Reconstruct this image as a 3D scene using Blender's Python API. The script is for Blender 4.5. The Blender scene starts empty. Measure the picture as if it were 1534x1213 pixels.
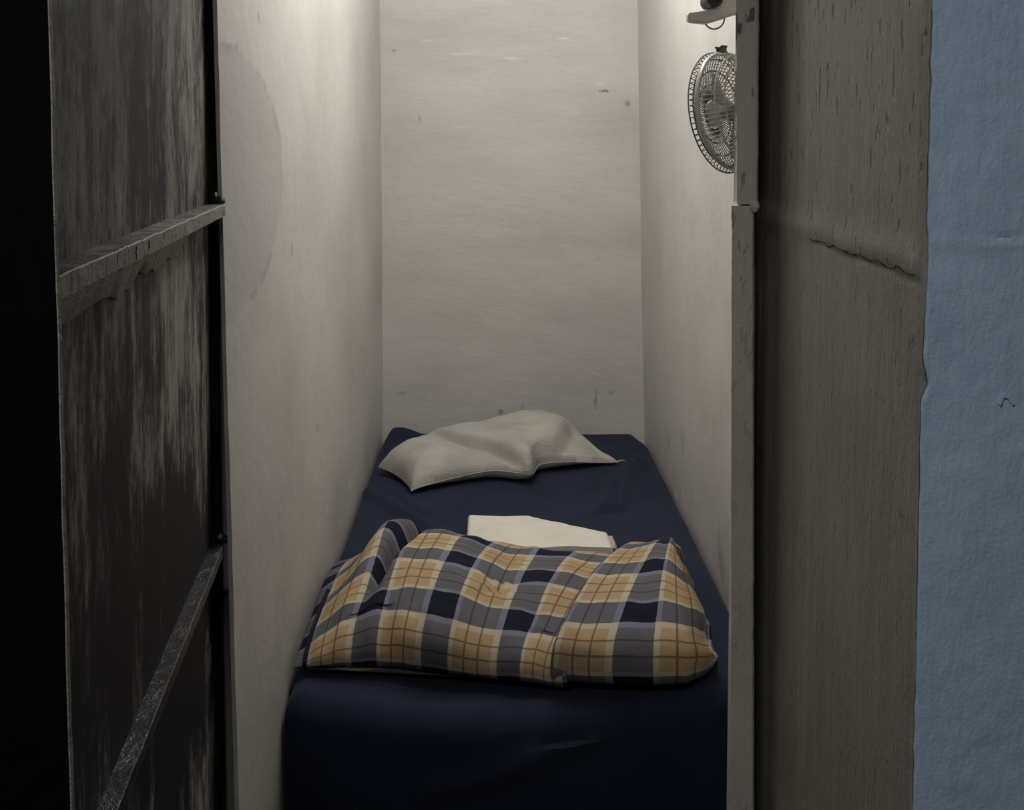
import bpy, bmesh, math, random
import numpy as np
from mathutils import Vector, Matrix, noise
random.seed(7)
SC = bpy.context.scene
COL = SC.collection

# ------------------------------------------------------------------ camera
F, CX, CY, TH, EYE = 1900.0, 740.0, 321.0, math.radians(3.5), 1.54
cd = bpy.data.cameras.new('camera'); cam = bpy.data.objects.new('camera', cd); COL.objects.link(cam)
cd.sensor_fit = 'HORIZONTAL'; cd.sensor_width = 36.0; cd.lens = 36.0 * F / 1534.0
cd.shift_x = (767.0 - CX) / 1534.0; cd.shift_y = (CY - 606.5) / 1534.0
cd.clip_start = 0.02; cd.clip_end = 60
cam.location = (0, 0, EYE); cam.rotation_euler = (math.pi / 2 - TH, 0, 0)
SC.camera = cam
CT, ST = math.cos(TH), math.sin(TH)


def ray(px, py):
    a, b = (px - CX) / F, -(py - CY) / F
    return Vector((a, CT + b * ST, -ST + b * CT))


def PY(px, py, Y):
    d = ray(px, py); d = d * (Y / d.y); return Vector((d.x, d.y, d.z + EYE))


def PZ(px, py, Z):
    d = ray(px, py); d = d * ((Z - EYE) / d.z); return Vector((d.x, d.y, Z))


def PX(px, py, X):
    d = ray(px, py); d = d * (X / d.x); return Vector((d.x, d.y, d.z + EYE))


# ------------------------------------------------------------------ node helper
class NT:
    def __init__(s, name):
        s.m = bpy.data.materials.new(name); s.m.use_nodes = True
        s.t = s.m.node_tree; s.b = s.t.nodes['Principled BSDF']

    def n(s, typ, **kw):
        x = s.t.nodes.new(typ)
        for k, v in kw.items(): setattr(x, k, v)
        return x

    def l(s, a, b): s.t.links.new(a, b)

    def val(s, sock, v):
        if isinstance(v, bpy.types.NodeSocket): s.l(v, sock)
        else: sock.default_value = v

    def math(s, op, a, b=0.0, c=0.0, clamp=False):
        x = s.n('ShaderNodeMath', operation=op, use_clamp=clamp)
        s.val(x.inputs[0], a); s.val(x.inputs[1], b); s.val(x.inputs[2], c); return x.outputs[0]

    def mix(s, f, a, b, mode='MIX'):
        x = s.n('ShaderNodeMix', data_type='RGBA', blend_type=mode)
        s.val(x.inputs[0], f)
        for i, v in ((6, a), (7, b)):
            if isinstance(v, (tuple, list)): v = tuple(v)[:3] + (1,)
            s.val(x.inputs[i], v)
        return x.outputs[2]

    def coord(s, which='Object'):
        return s.n('ShaderNodeTexCoord').outputs[which]

    def mapping(s, vec, scale=(1, 1, 1), loc=(0, 0, 0), rot=(0, 0, 0)):
        x = s.n('ShaderNodeMapping'); s.l(vec, x.inputs[0])
        x.inputs['Scale'].default_value = scale; x.inputs['Location'].default_value = loc
        x.inputs['Rotation'].default_value = rot
        return x.outputs[0]

    def noise(s, vec, scale, detail=4, rough=0.55, dist=0.0):
        x = s.n('ShaderNodeTexNoise'); s.l(vec, x.inputs['Vector'])
        x.inputs['Scale'].default_value = scale; x.inputs['Detail'].default_value = detail
        x.inputs['Roughness'].default_value = rough; x.inputs['Distortion'].default_value = dist
        return x.outputs['Fac']

    def ramp(s, f, stops, interp='LINEAR'):
        x = s.n('ShaderNodeValToRGB'); x.color_ramp.interpolation = interp
        e = x.color_ramp.elements
        while len(e) < len(stops): e.new(0.5)
        for el, (p, c) in zip(e, stops):
            el.position = p
            el.color = (c, c, c, 1) if isinstance(c, (int, float)) else tuple(c)[:3] + (1,)
        s.l(f, x.inputs[0]); return x.outputs[0]

    def step(s, v, a, b):
        x = s.n('ShaderNodeMapRange', interpolation_type='SMOOTHSTEP')
        s.val(x.inputs[0], v); x.inputs[1].default_value = a; x.inputs[2].default_value = b
        return x.outputs[0]

    def bump(s, h, strength=0.3, dist=0.01, prev=None):
        x = s.n('ShaderNodeBump'); x.inputs['Strength'].default_value = strength
        x.inputs['Distance'].default_value = dist; s.l(h, x.inputs['Height'])
        if prev is not None: s.l(prev, x.inputs['Normal'])
        return x.outputs[0]

    def dist(s, vec, c, r):
        """normalised ellipsoid distance from point c with radii r"""
        a = s.n('ShaderNodeVectorMath', operation='SUBTRACT'); s.l(vec, a.inputs[0]); a.inputs[1].default_value = c
        b = s.n('ShaderNodeVectorMath', operation='DIVIDE'); s.l(a.outputs[0], b.inputs[0]); b.inputs[1].default_value = r
        d = s.n('ShaderNodeVectorMath', operation='LENGTH'); s.l(b.outputs[0], d.inputs[0])
        return d.outputs['Value']

    def out(s, col, rough=0.7, normal=None, spec=0.3, metal=0.0):
        s.val(s.b.inputs['Base Color'], col if isinstance(col, bpy.types.NodeSocket) else tuple(col)[:3] + (1,))
        s.val(s.b.inputs['Roughness'], rough); s.b.inputs['Specular IOR Level'].default_value = spec
        s.b.inputs['Metallic'].default_value = metal
        if normal is not None: s.l(normal, s.b.inputs['Normal'])
        return s.m


def plain(name, col, rough=0.5, spec=0.4, metal=0.0, var=0.12, scale=60.0):
    n = NT(name); c = n.coord()
    f = n.noise(c, scale, 3)
    k = n.ramp(f, [(0.3, tuple(x * (1 - var) for x in col)), (0.7, tuple(x * (1 + var) for x in col))])
    return n.out(k, rough, n.bump(f, 0.1, 0.001), spec, metal)


# ------------------------------------------------------------------ materials
def cell_wall_mat(name, marks=(), patch=None, specks=(), streak=(1, 1, 1)):
    n = NT(name); c = n.coord()
    big = n.noise(n.mapping(c, streak), 3.0, 5, 0.6)
    med = n.noise(n.mapping(c, streak), 14.0, 4, 0.6)
    fine = n.noise(c, 260.0, 2)
    col = n.ramp(big, [(0.32, (0.51, 0.495, 0.465)), (0.52, (0.58, 0.56, 0.53)), (0.7, (0.62, 0.605, 0.575))])
    col = n.mix(n.math('MULTIPLY', n.step(med, 0.56, 0.72), 0.22), col, (0.52, 0.465, 0.40))
    wob = n.noise(c, 30.0, 4)
    if patch:
        ctr, rad = patch
        d = n.math('ADD', n.dist(c, ctr, rad), n.math('MULTIPLY', n.math('SUBTRACT', wob, 0.5), 0.10))
        inside = n.math('SUBTRACT', 1.0, n.step(d, 0.94, 1.0))
        col = n.mix(n.math('MULTIPLY', inside, 0.75), col, (0.485, 0.472, 0.46))
        edge = n.math('MULTIPLY', n.step(d, 0.93, 0.985), n.math('SUBTRACT', 1.0, n.step(d, 0.985, 1.03)))
        col = n.mix(n.math('MULTIPLY', n.math('MULTIPLY', edge, n.step(med, 0.46, 0.6)), 0.5), col, (0.25, 0.245, 0.25))
    for (ctr, rad, cc, amt) in list(marks) + list(specks):
        d = n.math('ADD', n.dist(c, ctr, rad), n.math('MULTIPLY', n.math('SUBTRACT', n.noise(c, 160.0, 3), 0.5), 1.6))
        k = n.math('MULTIPLY', n.math('SUBTRACT', 1.0, n.step(d, 0.6, 1.0)), amt)
        col = n.mix(k, col, cc)
    # hairline scuffs
    sc = n.noise(n.mapping(c, (1, 1, 0.25)), 70.0, 2)
    col = n.mix(n.math('MULTIPLY', n.step(sc, 0.70, 0.80), 0.18), col, (0.40, 0.38, 0.36))
    nb = n.bump(big, 0.22, 0.03); nb = n.bump(med, 0.14, 0.012, nb); nb = n.bump(fine, 0.12, 0.002, nb)
    return n.out(col, n.math('ADD', 0.42, n.math('MULTIPLY', big, 0.2)), nb, 0.35)


def at_back(px, py): p = PY(px, py, 4.09); return tuple(p)


def brick_paint(name, c1, c2, c3, strokes, pits=True, crackpts=None):
    n = NT(name); c = n.coord()
    st = n.noise(n.mapping(c, strokes), 40.0, 5, 0.6, 0.4)
    big = n.noise(c, 3.5, 4)
    col = n.ramp(n.math('ADD', n.math('MULTIPLY', st, 0.36), n.math('MULTIPLY', n.math('ADD', n.math('MULTIPLY', big, 0.6), n.math('MULTIPLY', n.noise(c, 60.0, 4, 0.7), 0.4)), 0.64)), [(0.35, c1), (0.5, c2), (0.66, c3)])
    h = st
    nb = n.bump(st, 0.32 if pits else 0.3, 0.006)
    nb = n.bump(n.noise(n.mapping(c, (1, 1, 0.3)), 150.0, 4, 0.6), 0.4, 0.003, nb)
    if pits:
        pt = n.noise(n.mapping(c, (1, 1, 0.33)), 85.0, 2, 0.5)
        k = n.step(pt, 0.62, 0.69)
        sx = n.n('ShaderNodeSeparateXYZ'); n.l(c, sx.inputs[0])
        k = n.math('MULTIPLY', k, n.math('ADD', 0.25, n.math('MULTIPLY', n.step(sx.outputs[2], 1.25, 1.7), 0.75)))
        col = n.mix(n.math('MULTIPLY', k, 0.75), col, (0.03, 0.028, 0.026))
        inv = n.math('SUBTRACT', 1.0, k)
        nb = n.bump(inv, 0.6, 0.005, nb)
    nb = n.bump(n.noise(c, 220.0, 3, 0.6), 0.4, 0.002, nb)
    return n.out(col, 0.55, nb, 0.35)


M = {}
M['back'] = cell_wall_mat('cell_plaster_back', marks=[
    (at_back(906, 136), (0.022, 0.03, 0.007), (0.16, 0.15, 0.13), 0.8),
    (at_back(941, 155), (0.018, 0.03, 0.014), (0.24, 0.23, 0.20), 0.7),
    (at_back(590, 75), (0.016, 0.03, 0.006), (0.26, 0.24, 0.22), 0.7),
    (at_back(628, 178), (0.007, 0.03, 0.02), (0.33, 0.29, 0.28), 0.6),
    (at_back(897, 388), (0.010, 0.03, 0.008), (0.36, 0.30, 0.25), 0.6),
    (at_back(602, 590), (0.022, 0.03, 0.008), (0.26, 0.24, 0.22), 0.5),
    (at_back(893, 600), (0.007, 0.03, 0.05), (0.25, 0.23, 0.21), 0.7),
    (at_back(917, 590), (0.012, 0.03, 0.012), (0.28, 0.26, 0.23), 0.6),
    (at_back(750, 619), (0.016, 0.03, 0.016), (0.20, 0.19, 0.17), 0.7),
    (at_back(783, 612), (0.008, 0.03, 0.014), (0.25, 0.23, 0.21), 0.6),
], specks=[
    (at_back(770, 86), (0.05, 0.03, 0.007), (0.74, 0.72, 0.70), 0.6),
    (at_back(845, 57), (0.035, 0.03, 0.006), (0.74, 0.72, 0.70), 0.6),
    (at_back(690, 80), (0.06, 0.03, 0.006), (0.72, 0.70, 0.68), 0.5),
    (at_back(640, 60), (0.03, 0.03, 0.006), (0.72, 0.70, 0.66), 0.5),
    (at_back(690, 190), (0.05, 0.03, 0.004), (0.72, 0.70, 0.68), 0.5),
    (at_back(855, 170), (0.05, 0.03, 0.005), (0.72, 0.70, 0.68), 0.5),
    (at_back(900, 125), (0.03, 0.03, 0.01), (0.72, 0.70, 0.68), 0.5),
], streak=(0.6, 1, 1.6))
M['left'] = cell_wall_mat('cell_plaster_left', patch=((-0.385, 1.83, 1.475), (0.2, 0.45, 0.20)), specks=[
    (tuple(PX(px, py, -0.364)), (0.05, w, h), (0.80, 0.77, 0.73), a) for px, py, w, h, a in ((558, 690, 0.026, 0.024, 0.9), (560, 714, 0.012, 0.02, 0.8), (527, 724, 0.016, 0.016, 0.8), (495, 765, 0.014, 0.014, 0.6), (482, 783, 0.01, 0.022, 0.7), (528, 655, 0.02, 0.012, 0.5))
], marks=[(tuple(PX(px, py, -0.366)), (0.05, w, h), (0.30, 0.28, 0.26), a) for px, py, w, h, a in ((404, 27, 0.008, 0.012, 0.7), (446, 374, 0.01, 0.014, 0.6), (480, 640, 0.03, 0.012, 0.4), (350, 655, 0.012, 0.02, 0.6))], streak=(1, 0.7, 0.9))
M['right'] = cell_wall_mat('cell_plaster_right', specks=[
    (tuple(PX(px, py, 0.474)), (0.05, w, h), (0.80, 0.77, 0.73), a) for px, py, w, h, a in ((1000, 742, 0.030, 0.018, 0.9), (1010, 737, 0.012, 0.024, 0.9), (1033, 744, 0.012, 0.012, 0.8), (1044, 660, 0.01, 0.014, 0.5), (1057, 790, 0.012, 0.016, 0.6))
], marks=[
    (tuple(PX(px, py, 0.474)), (0.05, w, h), (0.27, 0.255, 0.235), a) for px, py, w, h, a in ((1066, 850, 0.05, 0.05, 0.5), (1062, 815, 0.03, 0.05, 0.4), (990, 660, 0.05, 0.04, 0.35), (1012, 662, 0.04, 0.05, 0.3))
], streak=(1, 0.7, 0.9))
M['jamb'] = brick_paint('grey_brushed_jamb_paint', (0.23, 0.218, 0.188), (0.295, 0.28, 0.243), (0.35, 0.333, 0.29), (1, 0.9, 0.12))
M['stop'] = brick_paint('grey_frame_paint', (0.48, 0.455, 0.40), (0.55, 0.525, 0.465), (0.61, 0.585, 0.52), (1, 1, 0.2))
M['blue'] = brick_paint('blue_wall_paint', (0.42, 0.555, 0.73), (0.49, 0.64, 0.82), (0.54, 0.70, 0.88), (0.5, 1, 0.35), pits=False)


def door_mat():
    n = NT('sooty_shaded_door_paint'); c = n.coord()
    st = n.noise(n.mapping(c, (1, 1, 0.10)), 55.0, 6, 0.65)
    bl = n.noise(n.mapping(c, (1, 1, 0.5)), 12.0, 6, 0.7, 0.4)
    # the wiped soot follows a diagonal sweep on the lower half
    sw = n.noise(n.mapping(c, (1, 3.2, 1.0), rot=(math.radians(-38), 0, 0)), 6.5, 6, 0.68, 0.3)
    sx = n.n('ShaderNodeSeparateXYZ'); n.l(c, sx.inputs[0])
    low = n.math('SUBTRACT', 1.0, n.step(sx.outputs[2], 1.38, 1.50))
    f = n.math('ADD', n.math('MULTIPLY', n.math('SUBTRACT', 1.0, low), bl), n.math('MULTIPLY', low, sw))
    f = n.math('ADD', n.math('MULTIPLY', n.math('SUBTRACT', f, 0.5), 1.5), n.math('MULTIPLY', n.math('SUBTRACT', st, 0.5), 0.45))
    fn = n.noise(n.mapping(c, (1, 1, 0.5)), 90.0, 5, 0.75)
    f = n.math('ADD', f, n.math('MULTIPLY', n.math('SUBTRACT', fn, 0.5), 0.75))
    f = n.math('ADD', f, 0.515)
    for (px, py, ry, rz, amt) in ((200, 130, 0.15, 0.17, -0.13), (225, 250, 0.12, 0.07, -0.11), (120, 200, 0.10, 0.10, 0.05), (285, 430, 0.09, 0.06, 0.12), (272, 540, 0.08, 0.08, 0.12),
                                  (230, 650, 0.14, 0.055, 0.11), (110, 600, 0.18, 0.11, -0.08), (190, 500, 0.10, 0.07, -0.05), (150, 440, 0.2, 0.012, 0.07), (120, 640, 0.22, 0.15, -0.07), (150, 850, 0.6, 0.15, -0.12), (210, 1020, 0.8, 0.22, -0.16), (260, 780, 0.2, 0.06, -0.08), (290, 980, 0.3, 0.18, -0.2), (300, 1120, 0.3, 0.12, -0.2), (200, 940, 0.4, 0.12, -0.1)):  # lower negative masks: real soot, plus the low light put into the colour
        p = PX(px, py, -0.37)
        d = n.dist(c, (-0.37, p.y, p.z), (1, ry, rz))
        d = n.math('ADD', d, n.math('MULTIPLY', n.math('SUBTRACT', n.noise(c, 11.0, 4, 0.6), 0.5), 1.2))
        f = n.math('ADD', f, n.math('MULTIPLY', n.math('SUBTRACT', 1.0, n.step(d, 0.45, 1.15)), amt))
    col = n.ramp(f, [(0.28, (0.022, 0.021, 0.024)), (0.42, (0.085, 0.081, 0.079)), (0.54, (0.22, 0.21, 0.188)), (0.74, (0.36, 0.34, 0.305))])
    nb = n.bump(st, 0.25, 0.003); nb = n.bump(bl, 0.15, 0.01, nb)
    return n.out(col, 0.65, nb, 0.14)


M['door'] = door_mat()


def rail_mat(name, base, dark, rough):
    n = NT(name); c = n.coord()
    f = n.noise(c, 26.0, 5, 0.7, 0.6); g = n.noise(c, 150.0, 3, 0.7)
    col = n.mix(n.step(f, 0.56, 0.66), base, dark)
    ge = n.n('ShaderNodeNewGeometry'); nz = n.n('ShaderNodeSeparateXYZ'); n.l(ge.outputs['True Normal'], nz.inputs[0])
    dirt = n.math('MULTIPLY', n.step(nz.outputs[2], 0.8, 0.95), n.step(n.noise(c, 16.0, 5, 0.7), 0.36, 0.56))
    col = n.mix(n.math('MULTIPLY', dirt, 0.8), col, (0.035, 0.033, 0.036))
    col = n.mix(n.math('MULTIPLY', n.step(g, 0.62, 0.7), 0.7), col, tuple(x * 0.3 for x in dark))
    nb = n.bump(f, 0.6, 0.008); nb = n.bump(g, 0.4, 0.003, nb)
    return n.out(col, rough, nb, 0.5)


M['rail'] = rail_mat('peeling_rail_paint', (0.27, 0.25, 0.215), (0.13, 0.12, 0.11), 0.62)
M['railb'] = rail_mat('black_rail_paint', (0.035, 0.035, 0.036), (0.013, 0.013, 0.015), 0.35)
M['flake'] = rail_mat('torn_paint_flake', (0.235, 0.215, 0.18), (0.19, 0.175, 0.15), 0.5)
M['crack'] = plain('dark_crack', (0.012, 0.011, 0.011), 0.9, 0.1)
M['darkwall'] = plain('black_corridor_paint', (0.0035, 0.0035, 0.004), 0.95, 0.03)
M['concrete'] = plain('grey_concrete', (0.10, 0.095, 0.09), 0.85, 0.2)
M['ceil'] = plain('dirty_white_ceiling', (0.55, 0.53, 0.5), 0.8, 0.2)
M['corr'] = plain('corridor_dark_grey', (0.06, 0.06, 0.06), 0.9, 0.1)


def cloth(name, col, weave=900.0, var=0.15, bstr=0.25, sheen=0.0, rib=None):
    n = NT(name); c = n.coord()
    f = n.noise(c, 9.0, 4); w = n.noise(c, weave, 2)
    k = n.ramp(f, [(0.3, tuple(x * (1 - var) for x in col)), (0.7, tuple(x * (1 + var) for x in col))])
    nb = n.bump(w, bstr, 0.0015)
    if rib:
        uv = n.coord('UV')
        r = n.noise(n.mapping(uv, rib), 1.0, 3, 0.6)
        nb = n.bump(r, 0.55, 0.004, nb)
        k = n.mix(n.math('MULTIPLY', n.step(r, 0.4, 0.6), 0.10), k, tuple(x * 0.75 for x in col))
    m = n.out(k, 0.9, nb, 0.15)
    n.b.inputs['Sheen Weight'].default_value = sheen
    return m


M['navy'] = cloth('navy_sheet_cotton', (0.015, 0.021, 0.046), sheen=0.04)
M['pillow'] = cloth('cream_ribbed_pillowcase', (0.47, 0.44, 0.40), rib=(14, 130, 1))
M['towel'] = cloth('white_towel_cotton', (0.76, 0.71, 0.64), 500.0, 0.05, 0.4)
M['fray'] = cloth('towel_fringe', (0.50, 0.45, 0.40), 300.0, 0.2, 0.4)
M['wood'] = plain('dark_bed_timber', (0.05, 0.035, 0.025), 0.6)


def plaid_mat():
    n = NT('tan_navy_plaid_cotton'); uv = n.coord('UV')
    obj = n.coord()
    wv = n.n('ShaderNodeSeparateXYZ'); n.l(uv, wv.inputs[0])
    TAN, CRM, NVY, SLT, LSL = (0.44, 0.31, 0.18), (0.51, 0.445, 0.345), (0.013, 0.015, 0.030), (0.125, 0.122, 0.135), (0.20, 0.21, 0.275)
    band, crm, line = [], [], []
    for i in (0, 1):
        t = n.math('FRACT', n.math('DIVIDE', wv.outputs[i], 0.140))
        band.append(n.ramp(t, [(0.0, 0.0), (0.06, 1.0), (0.42, 0.0)], 'CONSTANT'))
        crm.append(n.ramp(t, [(0.0, 1.0), (0.06, 0.0), (0.42, 1.0), (0.475, 0.0), (0.975, 1.0)], 'CONSTANT'))
        line.append(n.ramp(t, [(0.0, 0.0), (0.615, 1.0), (0.637, 0.0), (0.795, 1.0), (0.817, 0.0)], 'CONSTANT'))
    ground = n.mix(n.math('MULTIPLY', n.math('MAXIMUM', crm[0], crm[1]), 0.85), TAN, CRM)
    ln = n.math('MAXIMUM', line[0], line[1])
    slate = n.mix(n.math('MULTIPLY', n.math('MAXIMUM', n.math('MULTIPLY', band[0], crm[1]), n.math('MULTIPLY', band[1], crm[0])), 0.8), SLT, LSL)
    col = n.mix(n.math('MAXIMUM', band[0], band[1]), ground, slate)
    col = n.mix(n.math('MULTIPLY', ln, 0.62), col, (0.05, 0.03, 0.03))
    col = n.mix(n.math('MULTIPLY', band[0], band[1]), col, NVY)
    f = n.noise(obj, 12.0, 4)
    col = n.mix(n.math('MULTIPLY', n.step(f, 0.45, 0.65), 0.16), col, (0.5, 0.4, 0.32), 'MULTIPLY')
    nb = n.bump(n.noise(obj, 45.0, 4, 0.6), 0.35, 0.006)
    nb = n.bump(n.noise(obj, 800.0, 2), 0.25, 0.001, nb)
    return n.out(col, 0.92, nb, 0.1)


M['plaid'] = plaid_mat()
M['piping'] = cloth('navy_piping', (0.012, 0.014, 0.026))
M['plastic'] = plain('aged_white_plastic', (0.55, 0.53, 0.49), 0.4, 0.5, 0, 0.05)
M['grille'] = plain('grey_white_grille_plastic', (0.50, 0.48, 0.44), 0.35, 0.5, 0, 0.06)
M['wire'] = plain('dark_wire', (0.14, 0.135, 0.125), 0.4, 0.5, 0.2)
M['blade'] = plain('smoky_fan_blade', (0.34, 0.325, 0.29), 0.4, 0.5)
M['motor'] = plain('grey_motor_shell', (0.46, 0.445, 0.41), 0.35, 0.5)
M['black'] = plain('black_rubber', (0.012, 0.012, 0.014), 0.4, 0.4)
M['brown'] = plain('brown_catch', (0.10, 0.06, 0.025), 0.5, 0.4)


# ------------------------------------------------------------------ mesh helpers
def build(name, bm, mat, parent=None, smooth=True, kind=None):
    bm.normal_update()
    me = bpy.data.meshes.new(name); bm.to_mesh(me); bm.free()
    me.materials.append(mat)
    if smooth:
        for p in me.polygons: p.use_smooth = True
        me.set_sharp_from_angle(angle=math.radians(42))
    o = bpy.data.objects.new(name, me); COL.objects.link(o)
    if parent: o.parent = parent
    if kind: o['kind'] = kind
    return o


def thing(name, label, cat, loc=(0, 0, 0), rot=None):
    o = bpy.data.objects.new(name, None); COL.objects.link(o); o.location = loc
    o.empty_display_size = 0.05
    if rot is not None: o.rotation_euler = rot
    o['label'] = label; o['category'] = cat
    return o


def tag(o, label, cat):
    o['label'] = label; o['category'] = cat; return o


def grid_bm(f, us, vs, uvf=None, bm=None, flip=False):
    bm = bm or bmesh.new()
    uvl = bm.loops.layers.uv.verify() if uvf else None
    V = [[bm.verts.new(f(u, v)) for v in vs] for u in us]
    for i in range(len(us) - 1):
        for j in range(len(vs) - 1):
            q = [V[i][j], V[i + 1][j], V[i + 1][j + 1], V[i][j + 1]]
            k = [(i, j), (i + 1, j), (i + 1, j + 1), (i, j + 1)]
            if flip: q.reverse(); k.reverse()
            fc = bm.faces.new(q)
            if uvf:
                for lp, (a, b) in zip(fc.loops, k): lp[uvl].uv = uvf(us[a], vs[b])
    return bm


def lin(a, b, n): return [a + (b - a) * i / n for i in range(n + 1)]


def box(bm, x0, x1, y0, y1, z0, z1):
    v = [bm.verts.new((x, y, z)) for x in (x0, x1) for y in (y0, y1) for z in (z0, z1)]
    for f in ((0, 1, 3, 2), (4, 6, 7, 5), (0, 4, 5, 1), (2, 3, 7, 6), (0, 2, 6, 4), (1, 5, 7, 3)):
        bm.faces.new([v[i] for i in f])
    return bm


def prism(bm, poly, ax, a, b):
    """extrude a 2-D polygon along axis ax from a to b; poly holds the other two coordinates in order"""
    def mk(p, t):
        c = list(p); c.insert(ax, t); return bm.verts.new(c)
    A = [mk(p, a) for p in poly]; B = [mk(p, b) for p in poly]
    bm.faces.new(A); bm.faces.new(list(reversed(B)))
    k = len(poly)
    for i in range(k):
        bm.faces.new((A[i], B[i], B[(i + 1) % k], A[(i + 1) % k]))
    bmesh.ops.recalc_face_normals(bm, faces=bm.faces[:])
    return bm


def tube(bm, pts, r, closed=False, seg=8, rad=None):
    pts = [Vector(p) for p in pts]; n = len(pts); rings = []
    up = Vector((0.123, 0.31, 0.94))
    for i, p in enumerate(pts):
        a = pts[(i - 1) % n] if (closed or i > 0) else p
        b = pts[(i + 1) % n] if (closed or i < n - 1) else p
        t = (b - a).normalized()
        x = t.cross(up)
        if x.length < 1e-4: x = t.cross(Vector((1, 0, 0)))
        x.normalize(); y = t.cross(x).normalized()
        rr = rad[i] if rad else r
        rings.append([bm.verts.new(p + x * rr * math.cos(2 * math.pi * k / seg) + y * rr * math.sin(2 * math.pi * k / seg)) for k in range(seg)])
    for i in range(n if closed else n - 1):
        A, B = rings[i], rings[(i + 1) % n]
        for k in range(seg): bm.faces.new((A[k], A[(k + 1) % seg], B[(k + 1) % seg], B[k]))
    if not closed:
        bm.faces.new(list(reversed(rings[0]))); bm.faces.new(rings[-1])
    return bm


def lathe(bm, prof, seg=32):
    """revolve (r, z) about local Z"""
    R = []
    for r, z in prof:
        if r < 1e-6: R.append([bm.verts.new((0, 0, z))])
        else: R.append([bm.verts.new((r * math.cos(2 * math.pi * k / seg), r * math.sin(2 * math.pi * k / seg), z)) for k in range(seg)])
    for A, B in zip(R, R[1:]):
        for k in range(seg):
            k2 = (k + 1) % seg
            if len(A) == 1 and len(B) == 1: continue
            if len(A) == 1: bm.faces.new((A[0], B[k], B[k2]))
            elif len(B) == 1: bm.faces.new((A[k], B[0], A[k2]))
            else: bm.faces.new((A[k], B[k], B[k2], A[k2]))
    bmesh.ops.recalc_face_normals(bm, faces=bm.faces[:])
    return bm


def sm(a, b, x):
    t = min(1.0, max(0.0, (x - a) / (b - a))); return t * t * (3 - 2 * t)


def N(x, y, z=0.0): return noise.noise(Vector((x, y, z)))


def interp(x, xs, ys): return float(np.interp(x, xs, ys))


# ------------------------------------------------------------------ the setting
ZC = 2.42            # ceiling height inside the cell
YB = 4.11            # back wall
YL = 1.78            # front edge of the cell's left wall
lf0, lf1 = PY(325, 0, YL), PY(358, 1213, YL)
lb0, lb1 = PY(567, 0, YB), PY(572, 640, YB)
rb0, rb1 = PY(957, 0, YB), PY(967, 640, YB)


def xline(a, b, z): return a.x + (b.x - a.x) * (z - a.z) / (b.z - a.z)


def leftX(y, z):
    a, b = xline(lf0, lf1, z), xline(lb0, lb1, z)
    return a + (b - a) * (y - YL) / (YB - YL)


def rightX(y, z):
    return xline(rb0, rb1, z)


def cove(y, z):      # plaster rounds softly into the back corner
    return 0.006 * math.exp(-((YB - y) / 0.03)) if y < YB else 0.006


ys = lin(YL, 3.8, 40) + lin(3.81, YB, 18)
zs = lin(0.0, ZC, 60)


def closed_shell(f_in, f_out, us, vs):
    """inner face, outer face and the rim between them"""
    bm = bmesh.new()
    A = [[bm.verts.new(f_in(u, v)) for v in vs] for u in us]
    B = [[bm.verts.new(f_out(u, v)) for v in vs] for u in us]
    nu, nv = len(us), len(vs)
    for i in range(nu - 1):
        for j in range(nv - 1):
            bm.faces.new((A[i][j], A[i + 1][j], A[i + 1][j + 1], A[i][j + 1]))
            bm.faces.new((B[i][j + 1], B[i + 1][j + 1], B[i + 1][j], B[i][j]))
    for i in range(nu - 1):
        bm.faces.new((A[i][0], B[i][0], B[i + 1][0], A[i + 1][0]))
        bm.faces.new((A[i + 1][-1], B[i + 1][-1], B[i][-1], A[i][-1]))
    for j in range(nv - 1):
        bm.faces.new((A[0][j + 1], B[0][j + 1], B[0][j], A[0][j]))
        bm.faces.new((A[-1][j], B[-1][j], B[-1][j + 1], A[-1][j + 1]))
    bmesh.ops.recalc_face_normals(bm, faces=bm.faces[:])
    return bm


# left wall: full thickness, thinning to a narrow lip at the doorway
build('wall_left', closed_shell(
    lambda y, z: (leftX(y, z) + cove(y, z) + 0.004 * N(y * 2.2, z * 2.2, 3) * sm(YL, YL + 0.3, y) + 0.0012 * N(z * 14, 3.3) * (1 - sm(YL, YL + 0.02, y)), y, z),
    lambda y, z: (leftX(y, z) - 0.006 - 0.094 * sm(1.93, 1.96, y), y, z), ys, zs), M['left'], kind='structure')
build('wall_right', closed_shell(
    lambda y, z: (rightX(y, z) - cove(y, z) - 0.004 * N(y * 2.2, z * 2.2, 7), y, z),
    lambda y, z: (rightX(y, z) + 0.10, y, z), lin(1.96, 3.8, 36) + lin(3.81, YB, 18), zs), M['right'], kind='structure')
build('wall_back', closed_shell(
    lambda x, z: (x, YB - 0.003 * N(x * 3, z * 3, 1) - 0.003, z),
    lambda x, z: (x, YB + 0.1, z), lin(-0.46, 0.56, 40), zs), M['back'], kind='structure')
build('ceiling', box(bmesh.new(), -0.62, 0.62, 1.96, YB + 0.1, ZC, ZC + 0.08), M['ceil'], smooth=False, kind='structure')
build('floor', box(bmesh.new(), -2.6, 2.6, -2.6, YB + 0.1, -0.06, 0.0), M['concrete'], smooth=False, kind='structure')

# right-hand front wall: deep jamb (faces the doorway) and the blue corridor face
XJ, YN, YJ = 0.4015, 1.19, 1.945
zj = PX(1150, 318, XJ).z


def jz(y):   # the block joint drops a little towards the corridor
    return zj - 0.004 - 0.006 * (1.8 - y)


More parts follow.
